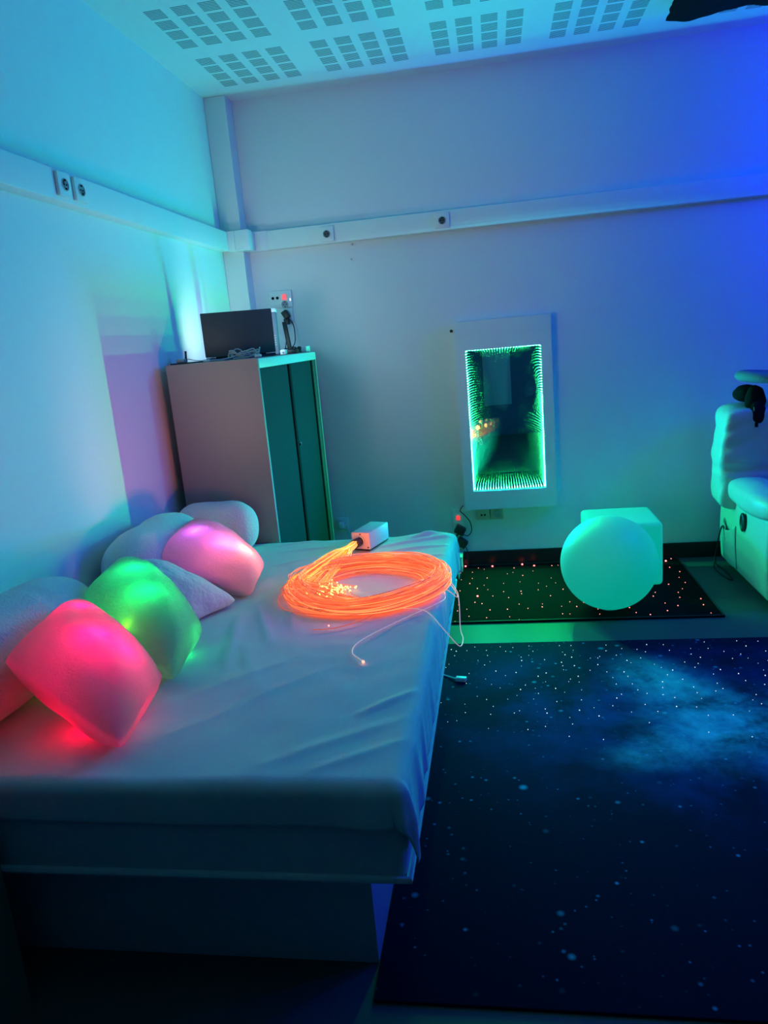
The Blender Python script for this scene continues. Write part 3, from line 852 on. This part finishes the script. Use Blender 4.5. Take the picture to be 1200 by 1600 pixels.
for i in range(125):
    # own radius and height in the coil
    th0 = PI*.93+rnd.uniform(-.1, .1)
    rx = .205+.075*math.sqrt(rnd.random())*(1 if rnd.random() < .75 else -.55); 
    ry = rx*(1.02)
    ox = rnd.gauss(0, .012); oy = rnd.gauss(0, .012); hz = .003+.052*rnd.random()*math.exp(-((rx-.245)/.045)**2)
    turns = rnd.choice((1.25, 2.05, 2.05, 1.05))+rnd.uniform(-.02, .04)
    ph = rnd.uniform(0, 6.28)
    spread = Vector((rnd.gauss(0, 1), rnd.gauss(0, 1)))
    a = spread*.006
    start = p0+side*max(-.012, min(.012, a.x))+Vector((0, 0, max(-.012, min(.012, a.y))))
    pts = [start, start+fwd*.04+side*spread.x*.002+Vector((0, 0, -.004))]
    def cp(th, s):
        wob = .006*math.sin(2*th+ph)
        inn = -.012 if math.cos(th) > .3 else .0             # the right side is bunched tighter
        r_x = rx+wob+inn*math.cos(th); r_y = ry+wob
        bunch = .78+.22*abs(math.sin(th/2+.2))
        mean = .245
        r_x = mean+(r_x-mean)*(1.0 if math.cos(th) < 0 else .72)+(.035 if math.cos(th) > 0 else 0)*math.cos(th)
        z = SZ+.003+hz*(1+.35*math.cos(th)**2)*(.85+.15*math.sin(3*th+ph))
        return Vector((cc.x+ox+r_x*math.cos(th), cc.y+oy+r_y*math.sin(th), z))
    e = cp(th0, 0)
    mid = start*.5+e*.5+Vector((.004, .006, .004+.004*spread.y))
    pts += [start*.72+e*.28+side*spread.x*.006+Vector((0, 0, -.002+.003*spread.y)), mid+side*spread.x*.008]
    nst = int(turns*22)
    arc = [cp(th0+turns*2*PI*k/nst, k/nst) for k in range(nst+1)]
    end = Vector((tipc.x+rnd.gauss(0, .035), tipc.y+rnd.gauss(0, .028), SZ+.006+.025*rnd.random()))
    lead = arc[-1]
    tan = (arc[-1]-arc[-2]).normalized()
    full = pts+arc[1:]+[lead+tan*.03+(end-lead)*.25, lead*.35+end*.65, end]
    sp = spline(full, 4)
    nh = 11 if i % 3 else 17
    tube(strands, sp, .0015, 5)
    tube(hot, [p+Vector((0, 0, .0012)) for p in sp[:nh]], .0024, 5)
    ball(tips, end, .0026 if rnd.random() < .7 else .0042, 6)
o = obj('fibre_coil', strands, M['fibre'], t, angle=180); o['kind'] = 'stuff'
o = obj('fibre_neck', hot, M['fibre_hot'], t, angle=180); o['kind'] = 'stuff'; o['label'] = 'bright yellow root of the fibres'
o = obj('fibre_tips', tips, M['fibre_tip'], t, angle=180); o['kind'] = 'stuff'; o['label'] = 'glowing yellow fibre tips'
def stray(pts, m, r=.0016): return obj('fibre_strand', tube(NB(), spline(pts, 10), r, 6), M[m], t, angle=180)
stray([(1.19, -1.73, SZ+.03), (1.262, -1.80, SZ+.028), (1.335, -1.90, SZ-.03), (1.352, -1.985, SZ-.05), (1.36, -2.12, SZ-.095), (1.372, -2.20, SZ-.10), (1.365, -2.29, SZ-.085), (1.325, -2.30, SZ-.03), (1.262, -2.235, SZ+.012), (1.18, -2.19, SZ+.008), (1.10, -2.175, SZ+.01)], 'fibre_pale')
stray([(1.18, -1.72, SZ+.028), (1.25, -1.79, SZ+.022), (1.325, -1.91, SZ-.02), (1.348, -1.985, SZ-.035), (1.318, -1.985, SZ-.010), (1.27, -1.965, SZ+.016), (1.23, -1.97, SZ+.02)], 'fibre_pale')
stray([(1.24, -2.02, SZ+.02), (1.292, -2.02, SZ+.008), (1.312, -2.06, SZ-.006), (1.296, -2.135, SZ+.002), (1.235, -2.22, SZ+.004), (1.16, -2.32, SZ+.004), (1.085, -2.44, SZ+.004), (1.075, -2.52, SZ+.004), (1.118, -2.585, SZ+.004)], 'fibre_pale')
stray([(1.22, -1.95, SZ+.022), (1.282, -1.99, SZ+.014), (1.310, -2.035, SZ-.004), (1.27, -2.065, SZ+.014), (1.18, -2.09, SZ+.022)], 'fibre_pale')
stray([(.80, -1.82, SZ+.03), (.735, -1.96, SZ+.012), (.722, -2.06, SZ+.006), (.775, -2.16, SZ+.004), (.875, -2.21, SZ+.004), (.98, -2.225, SZ+.006), (1.08, -2.18, SZ+.012)], 'fibre')
stray([(1.14, -2.18, SZ+.012), (1.06, -2.28, SZ+.006), (.985, -2.335, SZ+.004), (.915, -2.345, SZ+.004)], 'fibre')
mtip = emit_mat('fibre_tip_pink', (1, .25, .15), 3.0)
for c_, r_ in (((1.119, -2.588, SZ+.005), .0045), ((.962, -2.32, SZ+.006), .003)): obj('strand_tip', ball(NB(), c_, r_, 8), mtip, t)
for x, y, z, p in ((1.0, -2.19, .075, 1.0), (1.06, -1.72, .075, .9), (.83, -1.96, .08, 1.1), (1.24, -1.95, .07, .7), (.92, -1.58, .07, .5)):
    lamp_point('fibre_lamp', (x, y, SZ+z), .02, (1.0, .18, .06), p*.62, t)

# ------------------------------------------------------------------ star mat, cube and sphere lamps
t = thing('star_mat', 'black mat with red fibre stars under the glowing cube and sphere', 'mat', (1.6, -.50, 0))
obj('mat_body', BOX((.66, -.965, 0), (2.535, -.030, .010), .004), M['mat_black'], t)
pts = [(.665, -.960, .009), (2.53, -.960, .009), (2.53, -.035, .009), (.665, -.035, .009)]
bm = NB()
for a, b_ in zip(pts, pts[1:]+pts[:1]): tube(bm, [a, b_], .0045, 6)
obj('edge_binding', bm, M['mat_edge'], t)
rnd = random.Random(4)
bm = NB(); bm2 = NB()
k = 0
for i in range(21):
    for j in range(9):
        x = .72+i*.087+rnd.uniform(-.032, .032); y = -.92+j*.104+rnd.uniform(-.036, .036)
        if rnd.random() < .16: continue
        if rnd.random() < .09: ball(bm2, (x, y, .0115), .0052, 8)
        else: ball(bm, (x, y, .0112), rnd.choice((.0019, .0024, .0030)), 6)
for x, y in ((1.275, -.055), (1.62, -.060), (1.44, -.075), (2.45, -.10)): ball(bm2, (x, y, .0125), .0055, 8)
o = obj('star_lights', bm, M['star_red'], t); o['kind'] = 'stuff'; o['label'] = 'pinkish pin-prick lights'
o = obj('bright_star_lights', bm2, M['star_red_big'], t); o['kind'] = 'stuff'; o['label'] = 'brighter red lights'

t = thing('cube_lamp', 'glowing green rounded cube behind the sphere on the star mat', 'lamp', (2.155, -.345, .012))
bm = BOX((1.962, -.533, .014), (2.347, -.150, .364), .026, 5)
obj('shade', bm, M['lamp_shell'], t, sub=1, angle=60)
obj('foot', BOX((2.02, -.48, .0105), (2.29, -.20, .016), .001), M['white'], t)
t = thing('sphere_lamp', 'glowing green sphere in front of the cube on the star mat', 'lamp', (2.026, -.815, .0105))
R = .234
prof = [(R*math.sin(a), R-R*math.cos(a)) for a in [PI*(.06+.94*k/40) for k in range(41)]]
prof[-1] = (0, 2*R)
obj('shade', lathe(NB(), prof, 72, Matrix.Translation((2.026, -.815, .0125))), M['lamp_shell'], t, angle=80)
obj('foot', lathe(NB(), [(0, 0), (.050, 0), (.050, .010), (.040, .014), (0, .014)], 32, Matrix.Translation((2.026, -.815, .0110))), M['white'], t)

t = thing('junction_box', 'small grey box on the floor behind the far corner of the bed', 'box', (1.19, -.10, .0))
obj('casing', BOX((1.13, -.165, .0105), (1.262, -.045, .095), .004), M['plate'], t)
obj('lid', BOX((1.126, -.169, .0955), (1.266, -.041, .108), .003), M['plate'], t)

# ------------------------------------------------------------------ galaxy rug
t = thing('galaxy_rug', 'dark blue rug printed with a starry nebula beside the bed', 'rug', (2.3, -2.18, 0))
obj('rug_body', BOX((1.187, -3.140, 0), (3.45, -1.222, .009), .003), M['galaxy'], t)
rnd = random.Random(11)
bm = NB()
for i in range(20):
    for j in range(16):
        if j > 12 and rnd.random() < .7: continue
        if rnd.random() < .12: continue
        x = 1.25+i*.095+rnd.uniform(-.04, .04); y = -1.25-j*.052-rnd.uniform(0, .045)
        if x < 1.32 and y < -1.5 and rnd.random() < .5: continue
        ball(bm, (x, y, .0102), rnd.choice((.0012, .0016, .0016, .0022)), 6)
o = obj('star_lights', bm, M['star_white'], t); o['kind'] = 'stuff'; o['label'] = 'white pin-prick lights'

t = thing('cable_plug', 'small pale plug on a thin cable lying on the rug edge by the bed', 'plug', (1.32, -1.60, .01))
obj('cord', tube(NB(), spline([(1.20, -1.528, .014), (1.22, -1.542, .013), (1.25, -1.565, .013), (1.292, -1.600, .017)], 10), .0030, 8), M['white'], t)
Wp = frame3((1.312, -1.608, .0095), (.93, -.18, 0), (.18, .93, 0))
obj('plug_body', BOX((-.020, -.011, 0), (.024, .011, .018), .003, 2, Wp), M['white'], t)

# ------------------------------------------------------------------ recliner
RX = 2.745
t = thing('recliner', 'pale leather recliner armchair against the back wall at the right', 'armchair', (3.12, -.60, 0))
def puffy(name, a, b, bulge, seed, wr=.008, m='leather', M4=None, label=None, n=12, power=8.0, sub=1, groove=None):
    """a stuffed block: superellipsoid box with creases"""
    bm = NB(); a = Vector(a); b = Vector(b); c = (a+b)/2; d = (b-a)/2
    g = bmesh.ops.create_cube(bm, size=2.0)
    bmesh.ops.subdivide_edges(bm, edges=bm.edges[:], cuts=n, use_grid_fill=True)
    for v in bm.verts:
        p = v.co.copy()
        L_ = (abs(p.x)**power+abs(p.y)**power+abs(p.z)**power)**(1/power)
        q = p/L_
        s = 1+bulge*(1-min(1, (p.x*p.x*p.y*p.y+p.y*p.y*p.z*p.z+p.z*p.z*p.x*p.x)))
        q = Vector((q.x*d.x*s, q.y*d.y*s, q.z*d.z*s))
        k = noise.noise(Vector((q.x*9+seed, q.y*9, q.z*9)))*wr+noise.noise(Vector((q.x*24+seed, q.y*24, q.z*10)))*wr*.5
        q += q.normalized()*k
        if groove is not None:
            zz = c.z+q.z
            f = .032*math.exp(-((zz-groove-.02*q.x)/.016)**2)
            f += .020*math.exp(-((zz-groove-.10-.35*(q.x+d.x))/.012)**2)*max(0, 1-(q.x+d.x)/.22)
            f += .020*math.exp(-((zz-groove-.19-.5*(q.x+d.x))/.014)**2)*max(0, 1-(q.x+d.x)/.16)
            f += .008*math.exp(-((zz-groove+.07+.3*(q.x+d.x))/.012)**2)*max(0, 1-(q.x+d.x)/.2)
            f += .014*math.exp(-((q.x)/.014)**2)
            q.y += f if q.y < 0 else 0
            q.x += f*.28 if q.x < -d.x*.9 else 0
        v.co = c+q
    if M4 is not None: bmesh.ops.transform(bm, matrix=M4, verts=bm.verts[:])
    o = obj(name, bm, M[m], t, sub=sub, angle=180)
    return o
WR = .84
def lean(pivot, ang): return Matrix.Translation(pivot) @ Matrix.Rotation(ang, 4, 'X') @ Matrix.Translation(-Vector(pivot))
# body sides
for nm, xa in (('side_panel', RX), ('side_panel', RX+WR-.12)):
    bm = BOX((xa, -.90, .030), (xa+.12, -.125, .455), .03, 4)
    bmesh.ops.subdivide_edges(bm, edges=[e for e in bm.edges if e.calc_length() > .1], cuts=8, use_grid_fill=True)
    if xa == RX:
        for v in bm.verts:
            if v.co.x < RX+.03:
                y, z = v.co.y, v.co.z
                v.co.x -= .012*math.sin((z-.03)/.42*PI)
    obj(nm, bm, M['leather'], t, angle=60)
obj('seat_frame', BOX((RX+.121, -.84, .05), (RX+WR-.121, -.16, .30), .02, 3), M['leather'], t)
puffy('seat', (RX+.125, -.90, .27), (RX+WR-.125, -.30, .47), .05, 3)
Lb = lean((0, -.20, .40), .13)
puffy('backrest', (RX-.080, -.40, .39), (RX+WR+.055, -.18, .945), .03, 7, .012, M4=Lb, n=26, power=11, groove=.635)
puffy('arm', (RX-.050, -.93, .415), (RX+.165, -.255, .560), .03, 9, .010, power=3.2)
puffy('arm', (RX+WR-.165, -.93, .415), (RX+WR+.05, -.255, .560), .03, 11, .010, power=3.2)
puffy('footrest', (RX+.13, -.95, .06), (RX+WR-.13, -.885, .40), .04, 13)
for xa in (RX+.06, RX+WR-.06):
    for ya in (-.82, -.18): obj('foot', lathe(NB(), [(.022, 0), (.022, .032), (0, .032)], 14, Matrix.Translation((xa, ya, 0))), M['black'], t)
# recline handle
hc = Vector((RX-.010, -.560, .352))
o = obj('recline_handle', lathe(NB(), [(.030, 0), (.034, .004), (.034, .012), (.026, .016), (.020, .010), (0, .010)], 28,
    Matrix.Translation(hc) @ Matrix.Scale(1.45, 4, (0, 0, 1)) @ Matrix.Scale(.95, 4, (0, 1, 0)) @ Matrix.Rotation(-PI/2, 4, 'Y')), M['black'], t)
o['label'] = 'black oval recline handle'
# side pocket with a drooping mouth and creases
bm = NB()
def pocket(u, v):
    y = -.24-.20*u; z = .30-.24*v
    bul = .020*math.sin(PI*u)*(1-v*.55)+.006*math.sin(u*PI*5)*(1-v)
    z -= .045*math.sin(PI*u)*(1-v)
    return Vector((RX-.012*math.sin((z-.03)/.42*PI)-.003-bul, y, z))
grid(bm, pocket, 30, 24)
o = obj('side_pocket', bm, M['leather'], t, angle=80)
md = o.modifiers.new('thick', 'SOLIDIFY'); md.thickness = .003; md.offset = 0
t = thing('hanging_cable', 'thin black cable hanging from the recliner side to the floor', 'cord', (2.74, -.3, 0))
obj('cord', tube(NB(), spline([(RX-.035, -.34, .20), (RX-.036, -.30, .262), (RX-.038, -.26, .235), (RX-.040, -.20, .12), (RX-.045, -.18, .03), (RX-.06, -.24, .006), (RX-.055, -.36, .006), (RX-.03, -.45, .006), (RX-.02, -.30, .006), (RX-.035, -.19, .008), (RX-.03, -.14, .02)], 10), .0040, 8), M['cable_black'], t)

# black pouch over the top of the backrest and the ring above it
def blob_mesh(parts, seed):
    bm = NB()
    for c, s in parts:
        g = bmesh.ops.create_uvsphere(bm, u_segments=28, v_segments=18, radius=1)
        for v in g['verts']:
            p = v.co.copy(); k = 1+.08*noise.noise(p*2+Vector((seed, 0, 0)))
            v.co = Vector(c)+Vector((p.x*s[0]*k, p.y*s[1]*k, p.z*s[2]*k))
    return bm
t = thing('black_pouch', 'soft black pouch draped over the top of the recliner backrest', 'pouch', (2.83, -.40, .80))
obj('pouch_body', blob_mesh([((2.800, -.345, .985), (.070, .060, .045)), ((2.818, -.415, .955), (.050, .030, .075)), ((2.822, -.445, .890), (.042, .022, .062))], 2), M['black_cloth'], t, angle=180)
obj('pull_tab', BOX((2.806, -.462, .822), (2.822, -.450, .848), .004), M['black_cloth'], t)
obj('zip_pull', BOX((2.795, -.470, .905), (2.800, -.464, .925), .001, 1, None), M['steel'], t)
t = thing('ring_cushion', 'flat blue-grey ring resting on top of the recliner beside the black pouch', 'ring', (2.90, -.35, 1.03))
bm = NB()
cR = Vector((2.905, -.330, 1.062)); R1, R2 = .115, .036
tl = Matrix.Rotation(.10, 3, 'Y')
V = []
for i in range(56):
    row = []
    for j in range(18):
        a = 2*PI*i/56; b_ = 2*PI*j/18
        p = Vector(((R1+R2*1.2*math.cos(b_))*math.cos(a), (R1+R2*1.2*math.cos(b_))*math.sin(a), R2*.8*math.sin(b_)))
        row.append(bm.verts.new(cR+tl @ p))
    V.append(row)
for i in range(56):
    for j in range(18): bm.faces.new((V[i][j], V[(i+1) % 56][j], V[(i+1) % 56][(j+1) % 18], V[i][(j+1) % 18]))
obj('ring_body', bm, M['ring'], t, angle=180)

# ragged black cloth under the ceiling
bm = NB()
def rag(u, v):
    x = 2.385+.60*u; y = -.405-.55*v
    y += .018*noise.noise(Vector((x*14, v*3, 1)))+(.05*max(0, u-.72)*4)*(-1 if v < .3 else 0)*.6
    x += .012*noise.noise(Vector((v*12, 2, u)))-.02*v
    z = 2.755+.012*noise.noise(Vector((x*6, y*6, 2)))-.012*math.sin(u*PI*2.5)*(1-v)
    return (x, y, z)
grid(bm, rag, 40, 30)
o = base_mesh('black_cloth', bm, M['black_cloth'], 'ragged black cloth hanging just under the ceiling at top right', 'cloth', angle=180)
md = o.modifiers.new('thick', 'SOLIDIFY'); md.thickness = .006
for k, (x, y) in enumerate(((2.42, -.45), (2.92, -.47), (2.42, -.90), (2.92, -.90))):
    obj('hanging_cord', tube(NB(), [(x, y, 2.758), (x, y, 2.80)], .003, 6), M['cable_black'], o)

# ------------------------------------------------------------------ lights
def spot(name, loc, target, col, power, ang, blend, r=.05):
    l = bpy.data.lights.new(name, 'SPOT'); l.color = col; l.energy = power; l.spot_size = math.radians(ang); l.spot_blend = blend; l.shadow_soft_size = r
    o = bpy.data.objects.new(name, l); C.objects.link(o); o.location = loc
    o.rotation_euler = (Vector(loc)-Vector(target)).to_track_quat('Z', 'Y').to_euler()
    return o
lamp_point('blue_lamp', (3.85, -.95, 2.25), .20, (0, .004, 1), 73)
spot('wash_lamp', (3.9, -.6, 1.8), (0, -1.9, 1.5), (0, .40, 1), 90, 70, 1.0, .10)
spot('blue_side_lamp', (4.1, -1.8, 1.0), (1.3, -2.3, .4), (.03, 0, 1), 52, 60, 1.0, .10)
spot('warm_wall_spot', (.10, -3.0, 1.25), (.78, 0, 1.80), (1, .90, .76), 40, 54, 1.0, .24)
spot('rose_wall_fill', (.86, -1.98, SZ+.10), (0, -1.52, 1.20), (1, .18, .16), 9, 72, 1.0, .03)  # added spot above the fibre coil, reddens the left wall

w = bpy.data.worlds.new('dark_room'); S.world = w; w.use_nodes = True
w.node_tree.nodes['Background'].inputs[0].default_value = (.02, .03, .06, 1)
w.node_tree.nodes['Background'].inputs[1].default_value = .05

# ------------------------------------------------------------------ camera
f, pitch, yaw, roll = 1153.994, .2272, .1638, -.0882
fw = Vector((-math.sin(yaw)*math.cos(pitch), math.cos(yaw)*math.cos(pitch), -math.sin(pitch)))
rt = Vector((math.cos(yaw), math.sin(yaw), 0)); up = rt.cross(fw)
r2 = math.cos(roll)*rt+math.sin(roll)*up; u2 = -math.sin(roll)*rt+math.cos(roll)*up
cam = bpy.data.cameras.new('camera'); co = bpy.data.objects.new('camera', cam); C.objects.link(co)
co.matrix_world = Matrix(((r2.x, u2.x, -fw.x, 1.5205), (r2.y, u2.y, -fw.y, -4.4435), (r2.z, u2.z, -fw.z, 1.4123), (0, 0, 0, 1)))
cam.sensor_fit = 'VERTICAL'; cam.sensor_height = 36; cam.lens = f*36/1600
cam.clip_start = .05
S.camera = co

vs = S.view_settings
vs.view_transform = 'Standard'; vs.look = 'None'; vs.exposure = 0.0; vs.gamma = 1; vs.use_curve_mapping = False
cy = S.cycles
cy.max_bounces = 26; cy.glossy_bounces = 24; cy.diffuse_bounces = 4; cy.transparent_max_bounces = 26
cy.caustics_reflective = False; cy.caustics_refractive = False
cy.sample_clamp_indirect = 22.0
